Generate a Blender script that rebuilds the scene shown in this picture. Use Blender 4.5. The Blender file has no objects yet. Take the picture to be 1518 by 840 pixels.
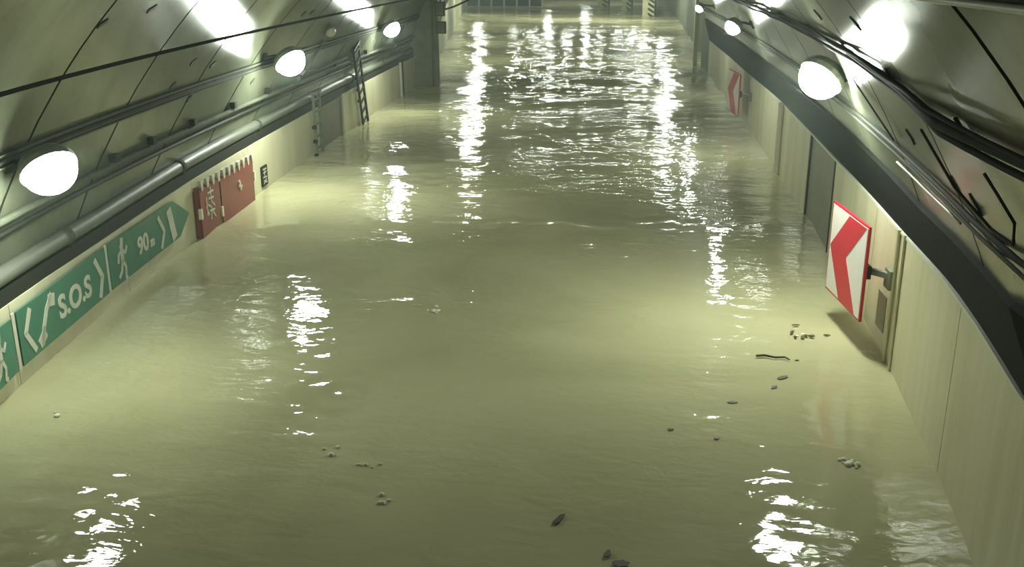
import bpy, math, random
from mathutils import Vector, Matrix
random.seed(7)
sc = bpy.context.scene
col = sc.collection

# ------------------------------------------------------------------ camera
H = 4.6
cam_d = bpy.data.cameras.new('camera'); cam = bpy.data.objects.new('camera', cam_d); col.objects.link(cam)
PITCH, YAW = math.radians(17.9787), math.radians(5.0189)
fw = Vector((-math.sin(YAW)*math.cos(PITCH), math.cos(YAW)*math.cos(PITCH), -math.sin(PITCH)))
cam.location = (0, 0, H)
cam.rotation_euler = fw.to_track_quat('-Z', 'Y').to_euler()
cam_d.sensor_fit = 'HORIZONTAL'; cam_d.sensor_width = 36.0
cam_d.lens = 1473.0/1518.0*36.0
cam_d.clip_start = 0.05; cam_d.clip_end = 400
sc.camera = cam

# ------------------------------------------------------------------ world, exposure
world = bpy.data.worlds.new('world'); sc.world = world; world.use_nodes = True
world.node_tree.nodes['Background'].inputs['Color'].default_value = (0.62, 0.68, 0.60, 1)
world.node_tree.nodes['Background'].inputs['Strength'].default_value = 0.0
wn = world.node_tree      # thin mist hanging in the tunnel air
vsn = wn.nodes.new('ShaderNodeVolumeScatter'); vsn.inputs['Density'].default_value = 0.0034; vsn.inputs['Anisotropy'].default_value = 0.35
vsn.inputs['Color'].default_value = (0.86, 1.0, 0.90, 1)
wn.links.new(vsn.outputs[0], wn.nodes['World Output'].inputs['Volume'])
vs = sc.view_settings
vs.view_transform = 'Standard'; vs.look = 'None'; vs.gamma = 1.0; vs.use_curve_mapping = False
vs.exposure = 0.93
LAMP = 112.0          # radiance of the tunnel lamps
LAMP_COL = (0.90, 1.0, 0.86)

# ------------------------------------------------------------------ materials
def s2l(c):
    return tuple(((v/255)/12.92 if v/255 <= 0.04045 else ((v/255+0.055)/1.055)**2.4) for v in c)

def mat(name, rgb, rough=0.6, var=0.12, scale=3.0, metal=0.0, bump=0.0, bscale=40.0, stretch=(1, 1, 1), spec=0.5, rgb2=None):
    m = bpy.data.materials.new(name); m.use_nodes = True
    nt = m.node_tree; b = nt.nodes['Principled BSDF']
    b.inputs['Roughness'].default_value = rough; b.inputs['Metallic'].default_value = metal
    b.inputs['Specular IOR Level'].default_value = spec
    c = s2l(rgb)
    c2 = s2l(rgb2) if rgb2 else tuple(v*(1-var*2.2) for v in c)
    tc = nt.nodes.new('ShaderNodeTexCoord'); mp = nt.nodes.new('ShaderNodeMapping')
    mp.inputs['Scale'].default_value = stretch
    nt.links.new(tc.outputs['Object'], mp.inputs['Vector'])
    n = nt.nodes.new('ShaderNodeTexNoise'); n.inputs['Scale'].default_value = scale
    n.inputs['Detail'].default_value = 6; n.inputs['Roughness'].default_value = 0.6
    nt.links.new(mp.outputs['Vector'], n.inputs['Vector'])
    r = nt.nodes.new('ShaderNodeValToRGB')
    r.color_ramp.elements[0].position = 0.32; r.color_ramp.elements[1].position = 0.62
    r.color_ramp.elements[0].color = (*c2, 1); r.color_ramp.elements[1].color = (*c, 1)
    nt.links.new(n.outputs['Fac'], r.inputs['Fac']); nt.links.new(r.outputs['Color'], b.inputs['Base Color'])
    if bump > 0:
        n2 = nt.nodes.new('ShaderNodeTexNoise'); n2.inputs['Scale'].default_value = bscale
        nt.links.new(tc.outputs['Object'], n2.inputs['Vector'])
        bp = nt.nodes.new('ShaderNodeBump'); bp.inputs['Strength'].default_value = bump; bp.inputs['Distance'].default_value = 0.02
        nt.links.new(n2.outputs['Fac'], bp.inputs['Height']); nt.links.new(bp.outputs['Normal'], b.inputs['Normal'])
    return m

def emit(name, col_, strength):
    m = bpy.data.materials.new(name); m.use_nodes = True
    nt = m.node_tree; nt.nodes.clear()
    o = nt.nodes.new('ShaderNodeOutputMaterial'); e = nt.nodes.new('ShaderNodeEmission')
    e.inputs['Color'].default_value = (*col_, 1); e.inputs['Strength'].default_value = strength
    nt.links.new(e.outputs[0], o.inputs['Surface'])
    return m

def water_mat():
    m = bpy.data.materials.new('muddy_water'); m.use_nodes = True
    nt = m.node_tree; b = nt.nodes['Principled BSDF']; N = nt.nodes.new; Lk = nt.links.new
    b.inputs['Roughness'].default_value = 0.04; b.inputs['IOR'].default_value = 1.33
    tc = N('ShaderNodeTexCoord')
    # silt clouds in the water body
    n = N('ShaderNodeTexNoise'); n.inputs['Scale'].default_value = 0.22; n.inputs['Detail'].default_value = 5; n.inputs['Distortion'].default_value = 0.8
    Lk(tc.outputs['Object'], n.inputs['Vector'])
    r = N('ShaderNodeValToRGB')
    r.color_ramp.elements[0].position = 0.3; r.color_ramp.elements[0].color = (*s2l((166, 163, 125)), 1)
    r.color_ramp.elements[1].position = 0.7; r.color_ramp.elements[1].color = (*s2l((196, 192, 152)), 1)
    Lk(n.outputs['Fac'], r.inputs['Fac']); Lk(r.outputs['Color'], b.inputs['Base Color'])
    # ripples: calm near the camera, choppy in the far hall
    sep = N('ShaderNodeSeparateXYZ'); Lk(tc.outputs['Object'], sep.inputs[0])
    mr = N('ShaderNodeMapRange'); mr.inputs['From Min'].default_value = 16; mr.inputs['From Max'].default_value = 52
    mr.inputs['To Min'].default_value = 0.16; mr.inputs['To Max'].default_value = 0.55
    Lk(sep.outputs['Y'], mr.inputs['Value'])
    pn = N('ShaderNodeTexNoise'); pn.inputs['Scale'].default_value = 0.3; pn.inputs['Detail'].default_value = 2
    Lk(tc.outputs['Object'], pn.inputs['Vector'])
    pr = N('ShaderNodeMapRange'); pr.inputs['From Min'].default_value = 0.4; pr.inputs['From Max'].default_value = 0.62
    pr.inputs['To Min'].default_value = 0.35; pr.inputs['To Max'].default_value = 1.35
    Lk(pn.outputs['Fac'], pr.inputs['Value'])
    mul = N('ShaderNodeMath'); mul.operation = 'MULTIPLY'; Lk(mr.outputs[0], mul.inputs[0]); Lk(pr.outputs[0], mul.inputs[1])
    def noise(sx, sy, det):
        mp = N('ShaderNodeMapping'); mp.inputs['Scale'].default_value = (sx, sy, 1); Lk(tc.outputs['Object'], mp.inputs['Vector'])
        q = N('ShaderNodeTexNoise'); q.inputs['Scale'].default_value = 1; q.inputs['Detail'].default_value = det; q.inputs['Distortion'].default_value = 0.5
        Lk(mp.outputs['Vector'], q.inputs['Vector']); return q.outputs['Fac']
    a = noise(1.3, 2.0, 2); c = noise(5.0, 8.0, 2)
    m1 = N('ShaderNodeMath'); m1.operation = 'MULTIPLY'; Lk(a, m1.inputs[0]); m1.inputs[1].default_value = 0.16
    m2 = N('ShaderNodeMath'); m2.operation = 'MULTIPLY_ADD'; Lk(c, m2.inputs[0]); m2.inputs[1].default_value = 0.045; Lk(m1.outputs[0], m2.inputs[2])
    m3 = N('ShaderNodeMath'); m3.operation = 'MULTIPLY'; Lk(m2.outputs[0], m3.inputs[0]); Lk(mul.outputs[0], m3.inputs[1])
    bp = N('ShaderNodeBump'); bp.inputs['Strength'].default_value = 1.0; bp.inputs['Distance'].default_value = 1.0
    Lk(m3.outputs[0], bp.inputs['Height']); Lk(bp.outputs['Normal'], b.inputs['Normal'])
    return m

M = dict(
    water=water_mat(),
    panel=mat('cream_cladding', (216, 212, 180), 0.45, 0.07, 1.4, stretch=(1, 1, 0.25), rgb2=(200, 195, 162)),
    panel_r=mat('cream_cladding_streaked', (204, 200, 166), 0.45, 0.1, 2.2, stretch=(1, 1, 0.10), rgb2=(188, 180, 142)),
    backing=mat('wall_backing', (70, 68, 52), 0.9),
    vault=mat('grey_green_lining', (104, 108, 91), 0.2, 0.10, 1.1, bump=0.03, bscale=3.0, rgb2=(88, 92, 76), spec=0.11),
    shell=mat('dark_lining_joint', (42, 44, 32), 0.9),
    band=mat('dark_ledge_paint', (20, 23, 18), 0.85, 0.1, 2.0, spec=0.06),
    dark=mat('dark_metal', (40, 42, 34), 0.7, 0.1, 6.0, spec=0.2),
    pipe=mat('grey_pipe', (98, 102, 90), 0.5, 0.08, 4.0),
    conduit=mat('grey_conduit', (84, 88, 74), 0.85, 0.1, 5.0, spec=0.12),
    rubber=mat('black_cable', (36, 36, 30), 0.8, spec=0.15),
    white=mat('white_paint', (206, 206, 188), 0.5, 0.05, 6.0),
    signwhite=mat('sign_white', (236, 228, 222), 0.4, 0.03, 3.0),
    green=mat('sign_green', (66, 124, 100), 0.45, 0.08, 3.0, rgb2=(58, 112, 90)),
    red=mat('chevron_red', (206, 24, 48), 0.4, 0.04, 4.0),
    cabred=mat('cabinet_red', (146, 70, 62), 0.5, 0.12, 5.0, stretch=(1, 1, 0.25), rgb2=(122, 80, 66)),
    greydoor=mat('grey_door', (128, 126, 104), 0.5, 0.08, 2.0),
    pier=mat('pier_concrete', (134, 138, 116), 0.7, 0.12, 2.0),
    farwall=mat('far_wall', (196, 196, 164), 0.6, 0.1, 0.6),
    fardark=mat('far_wall_dark', (92, 96, 74), 0.7, 0.1, 0.8),
    steel=mat('galvanised_steel', (128, 136, 118), 0.45, 0.1, 8.0, metal=0.2),
    housing=mat('lamp_housing', (120, 122, 112), 0.4, 0.05, 8.0),
    lens_off=mat('unlit_lens', (190, 194, 170), 0.25, 0.05, 8.0),
    leaf=mat('wet_brown_leaf', (78, 70, 46), 0.5, 0.2, 20.0),
    foam=mat('pale_foam', (238, 236, 214), 0.9, 0.04, 20.0),
    yellow=mat('pillar_paint', (204, 200, 160), 0.6, 0.1, 2.0),
    lamp_dim=emit('dimmer_lamp_light', LAMP_COL, LAMP*0.45),
    lamp_bright=emit('brighter_lamp_light', LAMP_COL, LAMP*1.12),
    lamp=emit('lamp_light', LAMP_COL, LAMP),
    farlamp=emit('far_lamp_light', LAMP_COL, 115.0),
)

# ------------------------------------------------------------------ mesh helpers
ORG = {}
class MB:
    def __init__(s): s.v = []; s.f = []
    def add(s, vs, fs):
        k = len(s.v); s.v += [Vector(p) for p in vs]; s.f += [tuple(i+k for i in q) for q in fs]; return s
    def hexa(s, p):   # p: 8 points, bottom 4 then top 4
        return s.add(p, [(3, 2, 1, 0), (4, 5, 6, 7), (0, 1, 5, 4), (1, 2, 6, 5), (2, 3, 7, 6), (3, 0, 4, 7)])
    def box(s, lo, hi):
        (a, b, c), (d, e, f) = lo, hi
        return s.hexa([(a, b, c), (d, b, c), (d, e, c), (a, e, c), (a, b, f), (d, b, f), (d, e, f), (a, e, f)])
    def obox(s, o, U, V, W, u0, u1, v0, v1, w0, w1):
        P = lambda u, v, w: Vector(o)+U*u+V*v+W*w
        return s.hexa([P(u0, v0, w0), P(u1, v0, w0), P(u1, v1, w0), P(u0, v1, w0), P(u0, v0, w1), P(u1, v0, w1), P(u1, v1, w1), P(u0, v1, w1)])
    def tube(s, pts, r, n=8, cap=True):
        pts = [Vector(p) for p in pts]; rs = r if isinstance(r, (list, tuple)) else [r]*len(pts)
        rings = []
        for i, p in enumerate(pts):
            t = (pts[min(i+1, len(pts)-1)]-pts[max(i-1, 0)]).normalized()
            up = Vector((0, 0, 1)) if abs(t.z) < 0.9 else Vector((1, 0, 0))
            a = t.cross(up).normalized(); b = a.cross(t).normalized()
            rings.append([p+(a*math.cos(2*math.pi*k/n)+b*math.sin(2*math.pi*k/n))*rs[i] for k in range(n)])
        vs = [v for R in rings for v in R]; fs = []
        for i in range(len(pts)-1):
            for k in range(n):
                fs.append((i*n+k, i*n+(k+1) % n, (i+1)*n+(k+1) % n, (i+1)*n+k))
        if cap: fs += [tuple(range(n-1, -1, -1)), tuple((len(pts)-1)*n+k for k in range(n))]
        return s.add(vs, fs)
    def lathe(s, o, axis, prof, n=20):   # prof: (radius, height) along axis
        axis = Vector(axis).normalized(); up = Vector((0, 0, 1)) if abs(axis.z) < 0.9 else Vector((1, 0, 0))
        a = axis.cross(up).normalized(); b = a.cross(axis).normalized(); o = Vector(o)
        vs = []; fs = []
        for r, h in prof:
            vs += [o+axis*h+(a*math.cos(2*math.pi*k/n)+b*math.sin(2*math.pi*k/n))*max(r, 1e-4) for k in range(n)]
        for i in range(len(prof)-1):
            for k in range(n): fs.append((i*n+k, i*n+(k+1) % n, (i+1)*n+(k+1) % n, (i+1)*n+k))
        fs += [tuple(range(n-1, -1, -1)), tuple((len(prof)-1)*n+k for k in range(n))]
        return s.add(vs, fs)
    def prism(s, o, U, V, W, poly, w0, w1):   # polygon in U,V extruded along W
        n = len(poly); P = lambda p, w: Vector(o)+U*p[0]+V*p[1]+W*w
        vs = [P(p, w0) for p in poly]+[P(p, w1) for p in poly]
        return s.add(vs, [tuple(range(n-1, -1, -1)), tuple(range(n, 2*n))]+[(i, (i+1) % n, n+(i+1) % n, n+i) for i in range(n)])
    def build(s, name, m, parent=None, smooth=False, at=None):
        org = Vector(ORG[parent.name]) if parent is not None else Vector(at or (0, 0, 0))
        me = bpy.data.meshes.new(name); me.from_pydata([v-org for v in s.v], [], s.f); me.update()
        import bmesh
        bm = bmesh.new(); bm.from_mesh(me); bmesh.ops.recalc_face_normals(bm, faces=bm.faces); bm.to_mesh(me); bm.free()
        if smooth:
            for p in me.polygons: p.use_smooth = True
        me.materials.append(M[m] if isinstance(m, str) else m)
        o = bpy.data.objects.new(name, me); col.objects.link(o)
        if parent is not None: o.parent = parent
        else: o.location = org
        ORG[o.name] = tuple(org)
        return o

def tag(o, label, cat=None, group=None, kind=None):
    o['label'] = label
    if cat: o['category'] = cat
    if group: o['group'] = group
    if kind: o['kind'] = kind
    return o
def thing(name, loc, label, cat, group=None):
    o = bpy.data.objects.new(name, None); col.objects.link(o); o.location = loc; o.empty_display_size = 0.1
    ORG[o.name] = tuple(loc); return tag(o, label, cat, group)
def struct(o, label):
    o['kind'] = 'structure'; o['label'] = label; return o

# ------------------------------------------------------------------ tunnel geometry
def XL(y):
    v = math.log(min(max(y, 6.0), 44.0)); return 0.50157543*v*v-3.41912951*v-1.28638746
def XR(y):
    v = math.log(min(max(y, 6.0), 48.0)); return -0.09843226*v*v+1.37856839*v+0.74627988
def interp(x, pts):
    if x <= pts[0][0]: return pts[0][1]
    for (a, b), (c, d) in zip(pts, pts[1:]):
        if x <= c: return b+(d-b)*(x-a)/(c-a)
    return pts[-1][1]
ZL = lambda y: interp(y, [(9.5, 0.97), (12.5, 0.96), (16, 1.03), (24, 1.08), (38, 1.13)])
ZR = lambda y: interp(y, [(6, 1.66), (9, 1.70), (11.5, 1.60), (16, 1.54), (24, 1.53), (30, 1.45), (44, 1.38)])
GA, GB = 5.2, 6.05
GK = math.sqrt(1-(1.1/GB)**2)
def g(z): return GA*(GK-math.sqrt(max(0.0, 1-(z/GB)**2)))
def vp(side, y, z, out=0.0):     # point of the arched lining; out > 0 is into the rock
    d = (g(z+0.01)-g(z-0.01))/0.02; n = Vector((-1, 0, d)).normalized()
    if side == 'L':
        return Vector((XL(y)-0.2+g(z), y, z))+n*out
    return Vector((XR(y)+0.1-g(z), y, z))+Vector((-n.x, 0, n.z))*out
Y0, Y1 = -9.0, 44.0
ZB = lambda y: interp(y, [(4.0, 2.70), (5.5, 2.62), (6.6, 2.53), (9.7, 2.32), (12.3, 2.31), (44, 2.28)])   # top of the dark band
RISE = lambda y: interp(y, [(4.0, 0.22), (5.5, 0.19), (8.8, 0.04), (11.5, 0.0)])
def frange(a, b, n): return [a+(b-a)*i/n for i in range(n+1)]

# walls: backing + cladding panels
def wall(side, cuts, label, mname):
    X = XL if side == 'L' else XR; s = -1 if side == 'L' else 1; Z = ZL if side == 'L' else ZR
    mb = MB(); ys = frange(Y0, Y1, 40)
    vs = []; 
    for y in ys:
        for (dx, z) in ((0.04, -1.3), (0.30, -1.3), (0.30, Z(y)-0.01), (0.04, Z(y)-0.01)): vs.append((X(y)+s*dx, y, z))
    fs = [(i*4+k, i*4+(k+1) % 4, (i+1)*4+(k+1) % 4, (i+1)*4+k) for i in range(len(ys)-1) for k in range(4)]
    fs += [(0, 1, 2, 3), tuple(len(vs)-4+k for k in range(4))]
    mb.add(vs, fs)
    w = struct(mb.build('wall_left' if side == 'L' else 'wall_right', 'backing'), label)
    for a, b in cuts:
        p = MB(); n = 3; vs = []
        for y in frange(a+0.008, b-0.008, n):
            for dx, z in ((0, -0.9), (0.035, -0.9), (0.035, Z(y)), (0, Z(y))): vs.append((X(y)+s*dx, y, z))
        fs = [(i*4+k, i*4+(k+1) % 4, (i+1)*4+(k+1) % 4, (i+1)*4+k) for i in range(n) for k in range(4)]+[(0, 1, 2, 3), tuple(n*4+k for k in range(4))]
        p.add(vs, fs); p.build('panel', mname, w)
    return w
lc = [-9, -6, -3, 0, 3.3, 6.6, 9.9, 13.25, 16.1, 19.25, 21.6, 24.75, 27.25, 30.2, 33, 35.6, 38, 41, 44]
wall_left = wall('L', [c for c in zip(lc, lc[1:]) if c[0] != 24.75], 'cream clad left wall of the flooded tunnel carrying the green signs', 'panel')
rc = [-9, -6, -3, 0, 3.0, 6.0, 8.7, 11.42, 12.95, 16.25, 18.9, 21.2, 23.2, 26.3, 29.4, 32.5, 35.6, 38.7, 41.4, 43.7]
wall_right = wall('R', [c for c in zip(rc, rc[1:]) if c[0] != 16.25], 'cream clad right wall of the tunnel carrying the chevron boards', 'panel_r')

# ceiling: dark shell + lining panels with open joints
mb = MB(); ys = frange(Y0, Y1, 30); prof = []
zs = [0.9]+[1.2+i*0.4 for i in range(12)]
for y in ys:
    row = [vp('L', y, z, 0.11) for z in zs]+[vp('R', y, z, 0.11) for z in reversed(zs)]
    prof.append(row)
nn = len(prof[0]); vs = [p for r in prof for p in r]
fs = [(i*nn+k, i*nn+k+1, (i+1)*nn+k+1, (i+1)*nn+k) for i in range(len(ys)-1) for k in range(nn-1)]
mb.add(vs, fs)
ceiling = struct(mb.build('ceiling', 'shell', smooth=True), 'arched grey green tunnel lining of large panels with dark joints')
def skew(y): return max(0.0, 0.1*y-0.4)
def lining(side, zlev, ystarts, ygap=0.06, zgap=0.03):
    for (za, zb) in zlev:
        for ya, yb in zip(ystarts, ystarts[1:]):
            nz, ny = 5, 3; inner = []; outer = []
            for i in range(nz+1):
                z = za+zgap+(zb-za-2*zgap)*i/nz
                for j in range(ny+1):
                    A = ya+skew(ya)*(z-2.0)*0.9; B = yb+skew(yb)*(z-2.0)*0.9
                    y = min(A+ygap/2+(B-A-ygap)*j/ny, Y1+0.2)
                    inner.append(vp(side, y, z, 0.0)); outer.append(vp(side, y, z, 0.08))
            n = ny+1; t = len(inner); fs = []
            for i in range(nz):
                for j in range(ny):
                    q = (i*n+j, i*n+j+1, (i+1)*n+j+1, (i+1)*n+j); fs.append(q)
            rim = [j for j in range(n)]+[i*n+ny for i in range(1, nz+1)]+[nz*n+j for j in range(ny-1, -1, -1)]+[i*n for i in range(nz-1, 0, -1)]
            R_ = len(rim)
            p = MB(); p.add(inner, fs)
            p.add([inner[k] for k in rim]+[outer[k] for k in rim], [(k, (k+1) % R_, R_+(k+1) % R_, R_+k) for k in range(R_)])
            o = p.build('panel', 'vault', ceiling)
            o.data.materials.append(M['shell'])
            for i_, pl_ in enumerate(o.data.polygons):
                if i_ < nz*ny: pl_.use_smooth = True
                else: pl_.material_index = 1
yl = [-9+2.72*i for i in range(20)]
yl = [y for y in yl if y < 43]+[44]
lining('L', [(1.2, 3.36), (3.36, 4.75), (4.75, 5.95)], yl)
yr = [-9.3+2.72*i for i in range(20)]; yr = [y for y in yr if y < 43]+[44]
lining('R', [(2.3, 3.70), (3.70, 4.75), (4.75, 5.95)], yr)
mb = MB()
for a, b in zip(ys, ys[1:]):
    mb.hexa([vp('L', a, 5.9, -0.01), vp('R', a, 5.9, -0.01), vp('R', b, 5.9, -0.01), vp('L', b, 5.9, -0.01),
             vp('L', a, 5.9, -0.01)+Vector((0, 0, .3)), vp('R', a, 5.9, -0.01)+Vector((0, 0, .3)), vp('R', b, 5.9, -0.01)+Vector((0, 0, .3)), vp('L', b, 5.9, -0.01)+Vector((0, 0, .3))])
mb.build('crown_strip', 'vault', ceiling)
# bolt pockets cast into the lining
for side, y, z in [('L', 11.2, 3.9), ('L', 12.6, 4.0), ('L', 15.6, 3.05), ('L', 15.0, 2.75), ('L', 14.4, 2.55), ('L', 16.0, 2.42), ('L', 16.7, 2.9),
                   ('L', 18.6, 2.6), ('L', 11.8, 2.55), ('L', 21.5, 3.5), ('L', 22.2, 3.5), ('L', 19.5, 2.3), ('L', 27, 3.0), ('L', 20.4, 3.9),
                   ('R', 9.0, 3.1), ('R', 7.2, 3.05), ('R', 11.8, 4.0), ('R', 13.5, 3.6), ('R', 8.4, 4.1), ('R', 6.4, 3.1)]:
    a = vp(side, y-0.09, z); b = vp(side, y+0.09, z+0.05); n = (vp(side, y, z, -1)-vp(side, y, z)).normalized()
    up = (vp(side, y, z+.05)-vp(side, y, z)).normalized(); T = (b-a).normalized()
    MB().obox(a, T, up, n, 0, 0.2, -0.03, 0.03, -0.005, 0.015).build('bolt_pocket', 'dark', ceiling)

# back wall behind the camera, floor under the water
struct(MB().box((-8, Y0-0.3, -1.3), (5.5, Y0, 6.4)).build('wall_back', 'vault'), 'lining closing the tunnel behind the viewpoint')
struct(MB().box((-18, Y0, -1.5), (8, 138, -1.3)).build('floor', 'backing'), 'submerged road deck below the flood water')

# dark ledge trims
def sweep(name, m, sect, ya, yb, n, parent=None, label=None):
    mb = MB(); vs = []; k = None
    for y in frange(ya, yb, n):
        pts = sect(y); k = len(pts); vs += pts
    fs = [(i*k+j, i*k+(j+1) % k, (i+1)*k+(j+1) % k, (i+1)*k+j) for i in range(n) for j in range(k)]+[tuple(range(k)), tuple(n*k+j for j in range(k))]
    mb.add(vs, fs); o = mb.build(name, m, parent)
    return struct(o, label) if label else o
sweep('trim_1', 'dark', lambda y: [Vector((XL(y)-0.02, y, ZL(y)-0.02)), Vector((XL(y)-0.3, y, ZL(y)-0.02)), Vector((XL(y)-0.3, y, ZL(y)+0.20)), Vector((XL(y)-0.03, y, ZL(y)+0.17))],
      Y0, 44, 40, None, 'narrow dark ledge capping the left wall under the pipe')
sweep('trim_2', 'band', lambda y: [Vector((XR(y)+0.035, y, ZR(y)-0.03)), Vector((XR(y)+0.3, y, ZR(y)-0.03)), vp('R', y, ZB(y), 0.09), vp('R', y, ZB(y), -0.045), Vector((XR(y)+0.015, y, ZR(y)+0.02))],
      Y0, 44, 130, None, 'broad dark painted band above the right wall')
sweep('trim_3', 'white', lambda y: [Vector((XR(y)-0.012, y, ZR(y)-0.015)), Vector((XR(y)+0.05, y, ZR(y)-0.015)), Vector((XR(y)+0.05, y, ZR(y)+0.015)), Vector((XR(y)-0.012, y, ZR(y)+0.015))],
      Y0, 43.7, 40, None, 'thin pale edge strip along the top of the right wall')

# ------------------------------------------------------------------ far hall beyond the portal
FL = [(44, -7.25), (48.6, -7.9), (61.4, -9.3), (83, -11.7), (105, -14.1), (137, -17.2)]
FR = [(47.5, 5.0), (62, 5.45), (84, 6.2), (100, 6.6), (137, 7.2)]
def farwall(name, pts, s, m, label):
    mb = MB(); vs = []
    for y, x in pts:
        for dx, z in ((0, -1.3), (0.3*s, -1.3), (0.3*s, 6.6), (0, 6.6)): vs.append((x+dx, y, z))
    n = len(pts)-1
    mb.add(vs, [(i*4+k, i*4+(k+1) % 4, (i+1)*4+(k+1) % 4, (i+1)*4+k) for i in range(n) for k in range(4)]+[(0, 1, 2, 3), tuple(n*4+k for k in range(4))])
    return struct(mb.build(name, m), label)
farwall('wall_far_left', FL, -1, 'farwall', 'pale wall bending away behind the grey pier')
farwall('wall_far_right', FR, 1, 'fardark', 'dark wall of the far hall behind the slim pale post')
struct(MB().box((-19, 136, -1.3), (9, 136.4, 6.6)).build('wall_far_end', 'farwall'), 'pale end wall of the far hall')
struct(MB().box((-19, 44.0, 6.6), (9, 137, 6.9)).build('ceiling_far', 'pier'), 'flat roof of the far hall')
mb = MB(); hp = [vp('L', 44, z, 0) for z in zs if z > 1]+[vp('R', 44, z, 0) for z in reversed(zs) if z > 1]
hp = [Vector((p.x, 44.0, p.z)) for p in hp]
outp = []
for p in hp:
    d = Vector((p.x+1.3, 0, p.z)); s_ = min(18/abs(d.x) if abs(d.x) > 1e-6 else 99, 6.7/max(d.z, .01)); outp.append(Vector((-1.3+d.x*s_, 44.0, d.z*s_)))
k = len(hp); vs = hp+outp+[p+Vector((0, .3, 0)) for p in hp+outp]
fs = [(i, i+1, k+i+1, k+i) for i in range(k-1)]+[(2*k+i, 2*k+i+1, 3*k+i+1, 3*k+i) for i in range(k-1)]+[(i, i+1, 2*k+i+1, 2*k+i) for i in range(k-1)]
mb.add(vs, fs); struct(mb.build('wall_portal', 'pier'), 'head wall over the arch where the far hall begins')
struct(MB().box((-7.6, 38.1, -1.3), (-6.40, 39.3, 6.0)).box((-6.42, 38.5, -1.3), (-6.22, 38.75, 5.2)).build('wall_pier_left', 'pier'), 'grey square pier standing out of the left wall')
struct(MB().box((4.62, 43.72, -1.3), (5.3, 47.6, 6.6)).build('wall_jamb_right', 'fardark'), 'dark jamb at the end of the right wall')
tag(MB().box((4.28, 48.0, -1.3), (4.48, 48.25, 6.55)).build('portal_post', 'panel', at=(4.38, 48.1, 0)), 'slim pale post rising from the water past the right wall end', 'post')

# ------------------------------------------------------------------ flood water
def water():
    rows = []; y = Y0+0.02
    while y < 136: rows.append(y); y += (0.3 if y < 4 else 0.05 if y < 13 else 0.075+(y-13)*0.0045)
    nx = 170; vs = []
    W = []
    CHOP = ((-2.1, 17.7, 1.5, 0.55, 0.014, 9.5), (1.5, 18.0, 0.9, 0.5, 0.014, 9.5), (-3.4, 21.0, 0.5, 1.2, 0.008, 9.5), (-4.0, 17.3, 0.5, 0.6, 0.012, 9.5),
            (-3.45, 12.0, 0.42, 1.5, 0.0055, 15.0), (-4.55, 7.7, 0.55, 0.75, 0.0055, 17.0), (2.0, 13.6, 0.4, 0.8, 0.005, 14.0), (1.75, 7.7, 0.4, 0.5, 0.004, 16.0))
    rnd = random.Random(3)
    for i in range(16):
        lam = rnd.choice([0.55, 0.7, 0.9, 1.2, 1.6, 2.3, 3.2]); th = rnd.gauss(math.pi/2, 0.6)
        W.append((2*math.pi/lam*math.cos(th), 2*math.pi/lam*math.sin(th), rnd.uniform(0, 6.3), 0.0036*lam))
    for y in rows:
        xl = (XL(y)-0.02 if y < 44 else interp(y, FL)-0.1); xr = (XR(y)+0.02 if y < 43.7 else (5.2 if y < 47.5 else interp(y, FR)+0.1))
        calm = 0.30+0.7*min(1, max(0, (y-16)/32)); fade = 1.0 if y < 60 else max(0.3, 1-(y-60)/70)
        for i in range(nx+1):
            x = xl+(xr-xl)*i/nx
            z = sum(a*math.sin(kx*x+ky*y+ph) for kx, ky, ph, a in W)*calm*fade*0.55
            for yc, sl, h, w in ((33.6, 0.42, 0.08, 0.5), (23.2, 0.12, 0.045, 0.4), (17.4, 0.06, 0.045, 0.35), (28.2, 0.3, 0.02, 0.4)):
                d = (y-(yc+sl*(x+1.5)+0.25*math.sin(x*0.9+yc)))/w
                if abs(d) < 3: z += h*math.exp(-d*d)*(0.5+0.5*math.sin(x*1.3+yc*2)*math.cos(x*0.55+yc))
            if y > 35:
                q = min(1, (y-35)/3)*(1 if y < 75 else max(0.2, 1-(y-75)/40))
                z += 0.055*q*math.sin(2*math.pi*(y+0.10*x+0.35*math.sin(x*0.8))/(3.0+0.02*(y-35)))+0.012*q*math.sin(2.3*x+1.1*y)
            # ring ripples under a drip
            r = math.hypot(x+2.75, (y-9.95)*0.9)
            if r < 1.4: z += 0.0085*math.cos(r*19)*math.exp(-(r/0.65)**2)
            # short chop where the wave front breaks
            for px, py, sx, sy, h, k in CHOP:
                e = ((x-px)/sx)**2+((y-py)/sy)**2
                if e < 6: z += h*math.exp(-e)*(math.sin(k*y+2.1*x+1.3*math.sin(3.1*x))+0.7*math.sin(0.8*k*x-0.6*k*y+1.1*math.sin(4.0*y)))
            vs.append((x, y, z))
    n = nx+1
    fs = [(j*n+i, j*n+i+1, (j+1)*n+i+1, (j+1)*n+i) for j in range(len(rows)-1) for i in range(nx)]
    me = bpy.data.meshes.new('flood_water'); me.from_pydata(vs, [], fs); me.update()
    for p in me.polygons: p.use_smooth = True
    me.materials.append(M['water'])
    o = bpy.data.objects.new('flood_water', me); col.objects.link(o)
    return tag(o, 'murky olive flood water filling the tunnel from wall to wall', 'water', kind='stuff')
water()

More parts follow.
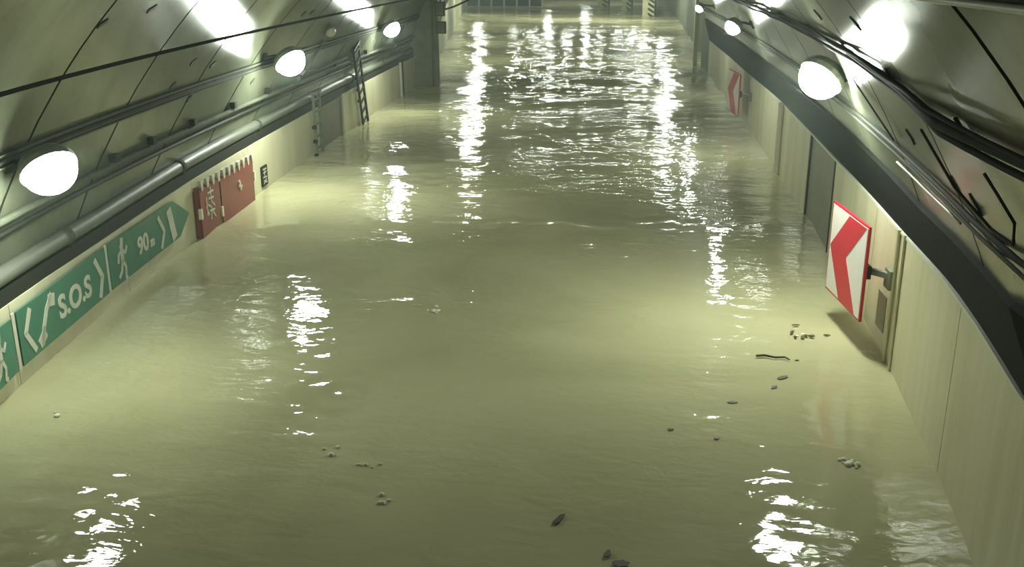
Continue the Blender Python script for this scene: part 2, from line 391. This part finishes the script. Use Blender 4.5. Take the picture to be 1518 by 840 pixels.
# ------------------------------------------------------------------ lamps
def lamp(name, pos, side, label, r=0.22, group='floodlights along the tunnel haunches', lit=True, m='lamp'):
    pos = Vector(pos); s = 1 if side == 'L' else -1
    ax = Vector((s*0.60, -0.40, -0.70)).normalized()
    o = thing(name, tuple(pos), label, 'lamp', group)
    MB().lathe(pos, ax, [(r*0.55, -0.16), (r*0.9, -0.14), (r*1.08, -0.05), (r*1.08, 0.02), (r*1.02, 0.02), (r*1.0, 0.0)], 24).build('housing', 'housing', o)
    MB().lathe(pos, ax, [(r*math.cos(t), 0.02+r*0.9*math.sin(t)) for t in [i*math.pi/16 for i in range(9)]], 24).build('lens', m if lit else 'lens_off', o, smooth=True)
    z = pos.z+0.05; w = vp(side, pos.y, z, -0.01)
    MB().tube([pos-ax*0.14, (pos-ax*0.14+w)/2+Vector((0, 0, 0.02)), w], 0.03, 8).build('bracket_arm', 'dark', o)
    up = (vp(side, pos.y, z+.05)-vp(side, pos.y, z)).normalized(); n = (vp(side, pos.y, z, -1)-vp(side, pos.y, z)).normalized()
    MB().obox(w, Vector((0, 1, 0)), up, n, -0.1, 0.1, -0.1, 0.1, -0.01, 0.02).build('base_plate', 'dark', o)
    return o
lamp('tunnel_lamp', (-5.91, 10.10, 2.47), 'L', 'glaring white lamp above the green signs, nearest on the left', 0.29, m='lamp_dim')
lamp('tunnel_lamp', (-6.2, 19.8, 2.70), 'L', 'glaring white lamp on the left haunch above the two ladders', 0.30)
lamp('tunnel_lamp', (-6.45, 31.0, 2.63), 'L', 'glaring white lamp beside the grey pier on the left', 0.26)
lamp('tunnel_lamp', (2.73, 12.80, 3.23), 'R', 'glaring white lamp over the near chevron board on the right', 0.27, m='lamp_bright')
lamp('tunnel_lamp', (3.15, 25.0, 3.10), 'R', 'glaring white lamp over the far chevron board on the right', 0.19)
lamp('tunnel_lamp', (3.40, 36.6, 3.03), 'R', 'small bright lamp at the far end of the right wall beside the pale post', 0.14)
lamp('tunnel_lamp', (2.2, -5.5, 3.0), 'R', 'unseen fill lamp added on the right haunch behind the viewpoint', 0.2)  # added out of view as fill for the near tunnel
lamp('unlit_lamp', (-6.62, 24.5, 2.97), 'L', 'small unlit round lamp in a dark ring on the left vault', 0.14, None, False)
# lamps of the far hall, hung from its roof
ORD = ['first', 'second', 'third', 'fourth', 'fifth', 'sixth', 'seventh']
def hall_lamp(x, y, z, r, m, label, group):
    o = thing('hall_lamp', (x, y, z), label, 'lamp', group)
    MB().tube([(x, y, z+0.1), (x, y, 6.6)], 0.02, 6).build('rod', 'dark', o)
    MB().lathe((x, y, z), (0, 0, -1), [(r*0.4, -0.14), (r*1.05, -0.08), (r*1.05, 0)], 14).build('housing', 'housing', o)
    MB().lathe((x, y, z), (0, 0, -1), [(r, 0), (r*0.8, r*0.6), (r*0.3, r*0.9)], 14).build('lens', m, o, smooth=True)
for i, x in enumerate((-7.2, -5.6, -4.3, -2.9, -1.4, -0.2, 1.2)):
    hall_lamp(x, 85, 4.0, 0.22, 'farlamp', ORD[i]+' lamp from the left in the cross row mirrored in the far water', 'lamps of the far cross row')
for i, (x, y, z, r) in enumerate(((-6.5, 48.5, 4.2, .26), (-7.5, 60, 4.0, .26), (-9.2, 75, 3.9, .28), (-11, 90, 3.8, .30))):
    hall_lamp(x, y, z, r, 'farlamp', ORD[i]+' hanging lamp past the pier along the far left wall, seen mirrored', 'lamps along the far left wall')
for i, (x, y, z, r) in enumerate(((3.4, 49.5, 4.1, .2), (4.1, 62, 4.0, .24), (4.4, 74, 4.0, .28), (3.4, 79, 4.0, .28), (2.4, 83, 4.0, .28))):
    hall_lamp(x, y, z, r, 'farlamp' if y > 60 else 'lamp', ORD[i]+' hanging lamp past the pale post along the far right, seen mirrored', 'lamps along the far right wall')
for i, (x, y, z, r) in enumerate(((-6, 112, 4.2, .3), (-2, 120, 4.2, .3), (2.5, 116, 4.2, .3))):  # extra lamps above the view, added to brighten the end wall
    hall_lamp(x, y, z, r, 'farlamp', ORD[i]+' hanging lamp from the left added to light the far end wall, seen mirrored', 'lamps added to light the far end wall')

# ------------------------------------------------------------------ left wall: green signs
def frameL(ya, yb, off=0.04):
    a = Vector((XL(ya)+off, ya, 0)); b = Vector((XL(yb)+off, yb, 0)); T = (b-a).normalized(); return a, T, T.cross(Vector((0, 0, 1))), (b-a).length
UZ = Vector((0, 0, 1))
def text_mesh(body, size, o, T, N, u, v, w, name, m, parent, sx=1.0, bold=0.012):
    cu = bpy.data.curves.new('t', 'FONT'); cu.body = body; cu.size = size; cu.extrude = 0.003; cu.offset = bold; cu.align_x = 'CENTER'; cu.align_y = 'CENTER'
    ob = bpy.data.objects.new('t', cu); col.objects.link(ob); bpy.context.view_layer.update()
    me0 = bpy.data.meshes.new_from_object(ob.evaluated_get(bpy.context.evaluated_depsgraph_get()))
    mb = MB(); mb.add([o+T*(u+p.co.x*sx)+UZ*(v+p.co.y)+N*(w+p.co.z) for p in me0.vertices], [tuple(f.vertices) for f in me0.polygons])
    bpy.data.objects.remove(ob); bpy.data.meshes.remove(me0)
    return mb.build(name, m, parent)
def strokes(o, T, N, segs, w0, w1, name, m, parent, wd=0.05):
    mb = MB()
    for s_ in segs:
        pts = s_[0]; w = s_[1] if len(s_) > 1 else wd
        for (a, b), (c, d) in zip(pts, pts[1:]):
            dx, dy = c-a, d-b; L = math.hypot(dx, dy) or 1; nx_, ny_ = -dy/L*w/2, dx/L*w/2; ex, ey = dx/L*w*0.2, dy/L*w*0.2
            mb.prism(o, T, UZ, N, [(a+nx_-ex, b+ny_-ey), (a-nx_-ex, b-ny_-ey), (c-nx_+ex, d-ny_+ey), (c+nx_+ex, d+ny_+ey)], w0, w1)
    return mb.build(name, m, parent)
PW = (0.021, 0.027)
# runner facing up the tunnel; figure units: metres about a centre
def runner(cx, cy, s):
    P = lambda *q: [(cx+a*s, cy+b*s) for a, b in q]
    return [(P((0.00, 0.30), (0.02, 0.38)), 0.10*s), (P((-0.03, 0.26), (-0.02, -0.02)), 0.12*s), (P((-0.02, 0.2), (0.12, 0.10), (0.2, 0.20)), 0.055*s),
            (P((-0.04, 0.2), (-0.17, 0.12), (-0.2, 0.0)), 0.055*s), (P((-0.01, 0.0), (0.08, -0.16), (0.04, -0.33), (0.10, -0.35)), 0.07*s), (P((-0.03, 0.0), (-0.10, -0.18), (-0.22, -0.26)), 0.07*s)]
# sign with SOS
o_, T_, N_, L_ = frameL(9.92, 12.45)
s2 = thing('wall_sign', tuple(o_), 'green S.O.S sign with telephone handset and white angle marks on left wall', 'sign', 'green signs on the left wall')
MB().prism(o_, T_, UZ, N_, [(0, 0.225), (L_, 0.25), (L_, 0.90), (0, 0.87)], 0, 0.02).build('board', 'green', s2)
strokes(o_, T_, N_, [([(0.30, 0.80), (0.14, 0.56), (0.32, 0.30)],)], *PW, 'angle_mark', 'white', s2, 0.075)
strokes(o_, T_, N_, [([(L_-0.35, 0.81), (L_-0.17, 0.54), (L_-0.30, 0.30)],)], *PW, 'angle_mark', 'white', s2, 0.085)
strokes(o_, T_, N_, [([(0.50, 0.30), (0.58, 0.48), (0.70, 0.66), (0.86, 0.79)], 0.075), ([(0.45, 0.33), (0.58, 0.40)], 0.13), ([(0.80, 0.74), (0.90, 0.72)], 0.15)], *PW, 'handset_symbol', 'white', s2)
text_mesh('S.O.S', 0.40, o_, T_, N_, 1.50, 0.54, 0.024, 'lettering', 'white', s2, 1.12)
# sign with exit distance
o_, T_, N_, L_ = frameL(12.56, 15.75)
s3 = thing('wall_sign', tuple(o_), 'green arrow-tipped sign reading 90m with running man on left wall', 'sign', 'green signs on the left wall')
MB().prism(o_, T_, UZ, N_, [(0, 0.255), (2.70, 0.29), (L_, 0.57), (2.53, 0.92), (0, 0.90)], 0, 0.02).build('board', 'green', s3)
strokes(o_, T_, N_, runner(0.44, 0.56, 0.80), *PW, 'running_man', 'white', s3)
text_mesh('90', 0.36, o_, T_, N_, 1.18, 0.58, 0.024, 'lettering', 'white', s3, 1.15)
text_mesh('m', 0.20, o_, T_, N_, 1.53, 0.53, 0.024, 'unit_letter', 'white', s3, 1.0)
strokes(o_, T_, N_, [([(1.84, 0.82), (2.03, 0.56), (1.87, 0.33)],)], *PW, 'angle_mark', 'white', s3, 0.08)
strokes(o_, T_, N_, [([(2.30, 0.81), (2.44, 0.36)],)], *PW, 'door_bar', 'white', s3, 0.20)
# sign cut by the frame
o_, T_, N_, L_ = frameL(7.0, 9.78)
s1 = thing('wall_sign', tuple(o_), 'green sign nearest the camera, only its end showing at the left edge', 'sign', 'green signs on the left wall')
MB().prism(o_, T_, UZ, N_, [(0, 0.53), (0.6, 0.20), (L_, 0.22), (L_, 0.84), (0.6, 0.86)], 0, 0.02).build('board', 'green', s1)
strokes(o_, T_, N_, runner(L_-0.36, 0.50, 0.72), *PW, 'running_man', 'white', s1)
for n_, (ya, za, zb) in enumerate(((9.85, 0.20, 0.88), (12.505, 0.24, 0.92))):
    o_, T_, N_, L_ = frameL(ya-0.035, ya+0.035)
    MB().prism(o_, T_, UZ, N_, [(0, za), (L_, za), (L_, zb), (0, zb)], 0, 0.015).build('sign_divider', 'white', wall_left)

# ------------------------------------------------------------------ red fire cabinet
o_, T_, N_, L_ = frameL(16.12, 19.2, 0.025)
cab = thing('fire_cabinet', tuple(o_), 'weathered red two-door fire cabinet half under water on left wall', 'cabinet')
MB().obox(o_, T_, UZ, N_, 0, L_, -0.75, 0.90, 0.0, 0.05).build('body', 'cabred', cab)
dl = MB().obox(o_, T_, UZ, N_, 0.05, 1.02, -0.7, 0.87, 0.05, 0.085).build('door', 'cabred', cab)
dr = MB().obox(o_, T_, UZ, N_, 1.10, L_-0.06, -0.7, 0.84, 0.05, 0.085).build('door', 'cabred', cab)
strokes(o_, T_, N_, [([(0.42, .72), (0.70, .72)],), ([(0.56, .80), (0.56, .55)],), ([(0.44, .62), (0.68, .60)],), ([(0.40, .52), (0.52, .46)],), ([(0.58, .54), (0.72, .44)],),
                     ([(0.46, .40), (0.70, .38)],), ([(0.56, .44), (0.50, .24)],), ([(0.60, .36), (0.72, .24)],), ([(0.34, .66), (0.34, .34)],), ([(0.30, .50), (0.42, .34)],)], 0.086, 0.092, 'lettering', 'white', dl, 0.035)
strokes(o_, T_, N_, [([(2.05, 0.50), (2.22, 0.46)],), ([(2.10, .58), (2.16, .40)],)], 0.086, 0.11, 'handle', 'white', dr, 0.05)
MB().obox(o_, T_, UZ, N_, 1.03, 1.09, -0.7, 0.92, 0.05, 0.075).build('centre_stile', 'leaf', cab)
for i in range(11):
    u = 0.10+i*0.285; zt = 1.0-0.007*i
    MB().prism(o_, T_, UZ, N_, [(u, zt), (u+0.16, zt+0.01), (u+0.10, zt-0.16), (u+0.04, zt-0.18)], 0.05, 0.10).build('top_fin', 'white', cab)
for u, z in ((0.03, .35), (1.06, .15), (L_-0.04, .4)):
    MB().obox(o_, T_, UZ, N_, u-0.03, u+0.03, z, z+0.18, 0.05, 0.11).build('hinge', 'foam', cab)
# little dark plate with pale characters
o_, T_, N_, L_ = frameL(19.92, 20.30, 0.0)
pl = thing('small_plaque', tuple(o_), 'small upright dark plaque with pale characters right of the red cabinet', 'plaque')
MB().obox(o_, T_, UZ, N_, 0, L_, 0.08, 0.50, 0.0, 0.03).build('plate', 'dark', pl)
strokes(o_, T_, N_, [([(.08, .44), (.30, .43)],), ([(.10, .36), (.28, .37)],), ([(.18, .42), (.17, .30)],), ([(.08, .27), (.30, .26)],), ([(.12, .20), (.29, .14)],), ([(.27, .21), (.10, .14)],)], 0.031, 0.036, 'characters', 'white', pl, 0.03)

# grey door in the left wall
o_, T_, N_, L_ = frameL(24.79, 27.2, -0.03)
d1 = struct(MB().obox(o_, T_, UZ, N_, 0, L_, -0.9, 1.05, -0.03, 0.02).build('door_1', 'greydoor', at=tuple(o_)), 'grey metal door between the two ladders in the left wall')
MB().obox(o_, T_, UZ, N_, L_-0.07, L_+0.02, -0.9, 1.07, 0.0, 0.07).build('door_frame', 'panel', d1)
MB().obox(o_, T_, UZ, N_, 0.0, 0.06, -0.9, 1.07, 0.0, 0.05).build('door_frame', 'panel', d1)

# cable ladders
def ladder(ya, yb, wdt, ztop, label, m, off):
    A = Vector((XL(ya)+off, ya, ztop)); B = Vector((XL(yb)+off+0.03, yb, -0.8)); D = (B-A); L = D.length; D.normalize(); T = Vector((0, 1, 0)); T = (T-D*T.dot(D)).normalized(); N = T.cross(D)
    o = thing('cable_ladder', (B.x, B.y, -0.8), label, 'ladder')
    for u in (0, wdt):
        MB().obox(A, T, D, N, u-0.03, u+0.03, 0, L, -0.03, 0.03).build('rail', m, o)
    k = 0.12
    while k < L-0.05:
        MB().obox(A, T, D, N, 0.03, wdt-0.03, k, k+0.05, -0.02, 0.02).build('rung', m, o); k += 0.30
    for k in (0.75, 1.1, 1.45):
        MB().obox(A, T, D, N, -0.16, -0.03, k, k+0.07, -0.05, 0.03).build('clip', 'dark', o)
    MB().obox(A, T, D, N, -0.08, wdt+0.08, -0.06, 0.02, -0.05, 0.05).build('top_bar', m, o)
ladder(23.95, 24.0, 0.55, 1.50, 'grey green cable ladder standing at the near edge of the grey door', 'steel', 0.1)
ladder(28.3, 29.2, 0.62, 2.18, 'tall dark leaning cable ladder beyond the grey door', 'dark', 0.12)
# twin drain pipe
for u, m, lab in ((35.35, 'white', 'thin white drain pipe beside a dark one near the grey pier'), (35.62, 'dark', 'thin dark drain pipe beside a white one near the grey pier')):
    tag(MB().tube([(XL(u)+0.06, u, -0.6), (XL(u)+0.06, u-0.2, 1.2)], 0.05, 8).build('drain_pipe', m, at=(XL(u)+.06, u, 0)), lab, 'pipe')

# junction boxes and cable at the pier
for (x, z, w, h, lab) in ((-6.10, 2.62, 0.36, 0.52, 'upper grey junction box on the side of the pier'), (-6.06, 1.98, 0.34, 0.44, 'lower grey junction box on the side of the pier')):
    o = thing('junction_box', (x, 38.4, z), lab, 'box', 'junction boxes on the pier')
    MB().box((x-w/2, 38.3, z), (x+w/2, 38.55, z+h)).build('body', 'conduit', o)
    MB().box((x-w/2+.03, 38.27, z+.03), (x+w/2-.03, 38.3, z+h-.03)).build('lid', 'pier', o)
tag(MB().tube([(-6.15, 38.4, 3.5), (-6.08, 38.5, 3.12), (-5.90, 38.6, 2.86), (-5.72, 39.6, 2.92), (-5.4, 41.5, 3.1), (-5.0, 43.5, 3.6), (-4.9, 44.1, 3.9)], 0.035, 6).build('loose_cable', 'rubber', at=(-5.9, 38.6, 2.86)), 'dark loose cable hanging in a V beside the pier', 'cable')

# ------------------------------------------------------------------ left service runs
def run_line(side, z, ya, yb, r, name, m, label, cat, out=-0.06, step=1.2, parts=None, wav=0.0, seed=1, zf=None):
    rn = random.Random(seed); pts = []
    y = ya
    while y <= yb+1e-6:
        zz = (zf(y) if zf else z)+wav*math.sin(y*1.7+seed)+wav*0.6*math.sin(y*3.1+seed*2)
        pts.append(vp(side, y, zz, out)); y += step
    o = thing(name, tuple(pts[0]), label, cat)
    MB().tube(pts, r, 8).build('run', m, o, smooth=True)
    return o
# big pipe on the ledge
pipe = thing('ledge_pipe', (XL(0)-0.02, 0, 1.2), 'thick grey pipe resting along the ledge above the left wall', 'pipe')
MB().tube([(XL(y)-0.10, y, ZL(y)+0.29) for y in frange(-8.8, 38.0, 50)], 0.105, 12).build('run', 'pipe', pipe, smooth=True)
for y in (7.6, 11.7, 15.9, 20.2, 24.5, 28.6, 32.8, 36.4):
    MB().tube([(XL(y)-0.10, y-0.05, ZL(y)+0.29), (XL(y)-0.10, y+0.05, ZL(y)+0.29)], 0.125, 12).build('coupling', 'conduit', pipe)
    MB().box((XL(y)-0.22, y-0.03, ZL(y)+0.15), (XL(y)-0.02, y+0.03, ZL(y)+0.22)).build('saddle', 'dark', pipe)
run_line('L', 1.74, -8.8, 38, 0.035, 'wall_conduit', 'dark', 'thin dark conduit running just above the thick left pipe', 'conduit', -0.04)
o = run_line('L', 1.92, -8.8, 38, 0.045, 'wall_conduit', 'conduit', 'grey conduit with dark clips above the thin dark left conduit', 'conduit', -0.07)
for y in (9.7, 11.4, 13.1, 14.5, 16.3, 18.4, 20.6, 23.0, 26.4, 30):
    p = vp('L', y, 2.02, -0.07); MB().box((p.x-0.05, y-0.06, p.z-0.05), (p.x+0.05, y+0.06, p.z+0.06)).build('clip', 'dark', o)
o = thing('cable_tray', tuple(vp('L', 0, 2.6)), 'long dark cable tray along the left vault at lamp height', 'cable tray')
sweep('tray', 'conduit', lambda y: [vp('L', y, 2.53, 0.0), vp('L', y, 2.53, -0.05), vp('L', y, 2.55, -0.05), vp('L', y, 2.55, -0.02), vp('L', y, 2.68, -0.02), vp('L', y, 2.68, -0.05), vp('L', y, 2.70, -0.05), vp('L', y, 2.70, 0)], -8.8, 38, 40, o)
MB().tube([vp('L', y, 2.62, -0.045) for y in frange(-8.8, 38, 50)], 0.022, 6).build('cable', 'rubber', o)
tag(MB().tube([vp('L', 24.5, 2.75, -0.04), vp('L', 23.9, 2.4, -0.05), vp('L', 23.6, 2.15, -0.05), vp('L', 24.6, 2.05, -0.08), vp('L', 27.5, 2.08, -0.08)], 0.04, 8).build('branch_conduit', 'conduit', at=tuple(vp('L', 24, 2.3))), 'bent grey conduit dropping from the unlit round lamp', 'conduit')

# ------------------------------------------------------------------ right service runs
o = thing('cable_bundle', tuple(vp('R', 4, 3.75)), 'thick sagging bundle of black cables along the right vault', 'cables')
for i, (z, r, wv) in enumerate(((3.75, 0.028, 0.010), (3.69, 0.020, 0.010), (3.80, 0.014, 0.018))):
    MB().tube([vp('R', y, z+wv*math.sin(y*1.9+i)+wv*math.sin(y*0.7+2*i), -0.05-0.008*i) for y in frange(-8.8, 43.5, 110)], r, 7).build('cable', 'rubber', o, smooth=True)
for y in (3.8, 5.6, 8.2, 11.0, 14, 17.5, 21, 25, 30, 36):
    a = vp('R', y, 3.6, 0); n = (vp('R', y, 3.6, -1)-a).normalized(); up = (vp('R', y, 3.95)-a).normalized()
    MB().obox(a, Vector((0, 1, 0)), up, n, -0.012, 0.012, 0.04, 0.24, 0, 0.02).build('hanger', 'dark', o)
run_line('R', 2.82, -8.8, 43, 0.020, 'wall_conduit', 'rubber', 'dark conduit midway up the right vault', 'conduit', -0.03, seed=3, zf=lambda y: 2.82+RISE(y))
run_line('R', 2.70, -8.8, 43, 0.014, 'wall_conduit', 'conduit', 'grey conduit just under the dark one on the right vault', 'conduit', -0.03, seed=4, zf=lambda y: 2.72+RISE(y))
run_line('R', 2.62, 7.5, 10.6, 0.011, 'thin_wire', 'white', 'thin pale wire above the dark band on the right', 'wire', -0.03, step=0.5, seed=5, zf=lambda y: 2.61+RISE(y)*1.3)
run_line('R', 4.46, -8.8, 40, 0.016, 'ceiling_conduit', 'white', 'pale conduit high on the right vault near the corner of view', 'conduit', -0.02, seed=6)
tag(MB().tube([vp('R', 5.2, 3.62, -0.1), vp('R', 5.0, 3.42, -0.12), vp('R', 5.2, 3.25, -0.12), vp('R', 5.6, 3.22, -0.1), vp('R', 6.1, 3.35, -0.1), vp('R', 6.6, 3.62, -0.1)], 0.009, 7).build('cable_loop', 'rubber', at=tuple(vp('R', 5.4, 3.3))), 'black cable loop drooping below the bundle at the right edge', 'cable')
tag(MB().tube([vp('R', 11.6, 3.35, -0.03), vp('R', 10.6, 3.1, -0.05), vp('R', 10.0, 2.95, -0.05)], 0.010, 6).build('branch_cable', 'rubber', at=tuple(vp('R', 10.6, 3.1))), 'short black cable slanting down the right vault to the conduit', 'cable')

# ------------------------------------------------------------------ right wall things
# grey access door
mb = MB(); ya, yb = 16.27, 18.88
for a, b in zip(frange(ya, yb, 3), frange(ya, yb, 3)[1:]):
    mb.hexa([(XR(a)+0.02, a, -0.9), (XR(a)+0.05, a, -0.9), (XR(b)+0.05, b, -0.9), (XR(b)+0.02, b, -0.9), (XR(a)+0.02, a, 1.50), (XR(a)+0.05, a, 1.50), (XR(b)+0.05, b, 1.50), (XR(b)+0.02, b, 1.50)])
d2 = struct(mb.build('door_2', 'greydoor', at=(XR(17.5), 17.5, 0)), 'grey access door let into the right wall beyond the near chevron board')
for y in (16.27, 18.86):
    MB().box((XR(y)-0.015, y-0.03, -0.9), (XR(y)+0.03, y+0.03, 1.53)).build('door_frame', 'dark', d2)
# wall pipes
for y, r, m, lab in ((23.05, 0.045, 'white', 'white vertical pipe on the right wall, far of a close pair'), (22.72, 0.045, 'panel', 'cream vertical pipe on the right wall, near of a close pair'),
                     (11.52, 0.024, 'panel', 'slim cream pipe running down the right wall past the sign bracket'), (11.22, 0.018, 'panel', 'slim stained pipe at the camera side of the sign bracket')):
    tag(MB().tube([(XR(y)-r*0.8, y-0.03, -0.7), (XR(y)-r*0.8, y, ZR(y)+0.03)], r, 8).build('wall_pipe', m, at=(XR(y), y, 0)), lab, 'pipe')
# chevron boards
def chevron(TR, TL, z0, z1, label, yb, grp):
    TR = Vector((*TR, 0)); TL = Vector((*TL, 0)); U = (TR-TL); L = U.length; U.normalize(); N = U.cross(UZ)   # faces the road
    o = thing('chevron_sign', (TL.x, TL.y, z0), label, 'sign', grp); h = z1-z0; b = 0.05
    c = TL+UZ*z0
    MB().obox(c, U, UZ, N, 0, L, 0, h, -0.02, 0.012).build('frame', 'red', o)
    MB().obox(c, U, UZ, N, 0.03, L-0.03, 0.025, h-0.025, 0.0, 0.016).build('panel', 'signwhite', o)
    MB().prism(c, U, UZ, N, [(0.50*L, h-.03), (0.95*L, h-.03), (0.50*L, 0.52*h), (0.86*L, 0.03), (0.42*L, 0.03), (0.02*L+.03, 0.52*h)], 0.012, 0.021).build('arrow', 'red', o)
    # bracket to the wall
    zc = z0+0.52*h; a = TR-U*0.12+UZ*zc-N*0.02; w = Vector((XR(yb), yb, zc))
    MB().tube([a, a-N*0.08, w+Vector((-0.05, 0, 0.02)), w], 0.048, 8).build('bracket_arm', 'steel', o)
    MB().obox(w, Vector((0, 1, 0)), UZ, Vector((-1, 0, 0)), -0.12, 0.10, -0.13, 0.10, -0.01, 0.08).build('wall_plate', 'steel', o)
    MB().obox(a, U, UZ, N, -0.06, 0.10, -0.08, 0.08, -0.06, 0.0).build('clamp', 'dark', o)
    MB().obox(c, U, UZ, N, L-0.16, L-0.12, 0.05, h-0.05, -0.05, -0.02).build('stiffener', 'dark', o)
chevron((3.24, 11.75), (3.12, 13.12), 0.40, 1.59, 'large red and white chevron board nearest on the right wall', 11.62, 'chevron boards on the right wall')
chevron((3.98, 29.27), (3.86, 30.95), 0.32, 1.52, 'small distant red and white chevron board far along the right wall', 28.9, 'chevron boards on the right wall')
tag(MB().box((XR(11.95)-0.02, 11.80, 0.24), (XR(11.95)+0.02, 12.16, 0.70)).build('wall_hatch', 'greydoor', at=(XR(11.95), 11.95, .24)), 'small stained hatch on the right wall below the sign bracket', 'hatch')

# ------------------------------------------------------------------ far pillars, railing
def pillar(x, y, w, label):
    o = thing('striped_pillar', (x, y, 0), label, 'pillar', 'hazard striped pillars in the far hall')
    h = w/2
    MB().box((x-h, y-h, -1.3), (x+h, y+h, 6.55)).build('shaft', 'yellow', o)
    for k in range(10):
        z = -0.5+k*0.42
        MB().prism((x-h, y-h, 0), Vector((1, 0, 0)), UZ, Vector((0, -1, 0)), [(w*0.45, z+0.22), (w*0.98, z-0.10), (w*0.98, z+0.10), (w*0.45, z+0.42)], -0.01, 0.03).build('stripe', 'dark', o)
    MB().box((x+h, y-h-0.02, -1.3), (x+h+0.16, y+h, 6.5)).build('side_guard', 'dark', o)
pillar(3.98, 90.5, 1.0, 'nearest striped pillar standing in the flooded far hall')
pillar(2.40, 103.1, 0.85, 'middle striped pillar of the flooded far hall')
pillar(0.05, 110.7, 1.1, 'farthest pale striped pillar of the flooded far hall')
fence = thing('safety_fence', (-14.2, 107.5, 0), 'dark panelled safety fence with white posts at the far left', 'fence')
for i in range(7):
    x = -14.25+i*1.33
    MB().box((x-0.07, 107.3, -0.6), (x+0.07, 107.45, 1.25)).build('post', 'white', fence)
    if i < 6: MB().box((x+0.09, 107.42, 0.10), (x+1.24, 107.47, 1.15)).build('fence_panel', 'dark', fence)

# ------------------------------------------------------------------ things afloat
def leaf(x, y, L, W, a, label, m='leaf', nm='floating_leaf'):
    c, s_ = math.cos(a), math.sin(a); U = Vector((c, s_, 0)); V = Vector((-s_, c, 0)); rnd = random.Random(int(x*100+y*37))
    n = 12; poly = []
    for i in range(n):
        t = 2*math.pi*i/n; r = 1+rnd.uniform(-0.3, 0.25); poly.append((math.cos(t)*L/2*r, math.sin(t)*W/2*r))
    tag(MB().prism((x, y, 0.008), U, V, UZ, poly, 0.0, 0.006).build(nm, m, at=(x, y, 0.008)), label, 'debris')
def twig(pts, r, label):
    tag(MB().tube([(x, y, 0.03) for x, y in pts], [r*(1-0.5*i/len(pts)) for i in range(len(pts))], 6).build('floating_twig', 'leaf', at=(pts[0][0], pts[0][1], 0.03)), label, 'debris')
def foam(x, y, R, n, label, seed):
    rnd = random.Random(seed); o = thing('foam_cluster', (x, y, 0.02), label, 'foam')
    for i in range(n):
        r = rnd.uniform(0.015, 0.035); px, py = x+rnd.gauss(0, R), y+rnd.gauss(0, R)
        MB().lathe((px, py, 0.005), (0, 0, 1), [(r*math.cos(t), r*0.8*math.sin(t)) for t in [k*math.pi/8 for k in range(5)]], 8).build('bubble', 'foam', o, smooth=True)
clump = thing('floating_debris', (2.72, 12.2, 0.01), 'ragged dark clump of leaves afloat by the near chevron board', 'debris')
rn = random.Random(11)
for k in range(11):
    x, y = 2.72+rn.gauss(0, 0.10), 12.2+rn.gauss(0, 0.12); a = rn.uniform(0, 3.1); L, W = rn.uniform(0.05, 0.12), rn.uniform(0.02, 0.05)
    U = Vector((math.cos(a), math.sin(a), 0)); V = Vector((-math.sin(a), math.cos(a), 0))
    MB().prism((x, y, 0.008+0.002*k), U, V, UZ, [(-L/2, 0), (-L/5, W/2), (L/4, W/2.4), (L/2, 0.01), (L/4, -W/2), (-L/4, -W/2.2)], 0, 0.005).build('leaf_bit', 'leaf' if k % 4 else 'foam', clump)
twig([(1.98, 11.45), (2.08, 11.48), (2.20, 11.42), (2.32, 11.44), (2.36, 11.36)], 0.016, 'thin wavy dark twig afloat left of the near chevron board')
leaf(2.46, 11.40, 0.06, 0.04, 0.2, 'tiny dark speck afloat at the right end of the wavy twig')
leaf(2.20, 10.86, 0.16, 0.06, 0.6, 'narrow dark leaf afloat just below the wavy twig')
leaf(2.05, 10.56, 0.12, 0.05, 0.9, 'small thin brown leaf afloat below the narrow dark leaf')
leaf(1.53, 10.11, 0.10, 0.06, 0.0, 'lone small dark leaf afloat left of the drifting leaves')
leaf(0.82, 9.39, 0.06, 0.05, 0.0, 'lone dark speck afloat in the middle of the water')
leaf(1.27, 9.23, 0.06, 0.05, 0.5, 'faint dark speck afloat right of the middle speck')
leaf(-0.25, 7.56, 0.22, 0.06, 1.1, 'brown leaf standing out near the bottom centre of view', nm='floating_leaf')
leaf(0.16, 7.06, 0.10, 0.06, 1.2, 'small brown leaf at the bottom edge, left of a rounder one')
leaf(0.27, 6.93, 0.13, 0.10, 0.3, 'rounder brown leaf at the very bottom edge of view')
foam(-2.22, 12.8, 0.07, 9, 'small bubble cluster afloat in mid water', 1)
foam(2.48, 8.81, 0.06, 12, 'pale bubble cluster afloat near the right wall', 2)
foam(-2.12, 8.40, 0.10, 4, 'scattered bubbles afloat below the ring ripples', 3)
foam(-2.57, 8.67, 0.08, 4, 'few bubbles afloat under the edge of the ring ripples', 4)
foam(-5.65, 9.21, 0.03, 3, 'lone bubbles afloat near the left wall', 5)
foam(-1.86, 7.74, 0.05, 4, 'small line of bubbles afloat near the bottom of view', 6)
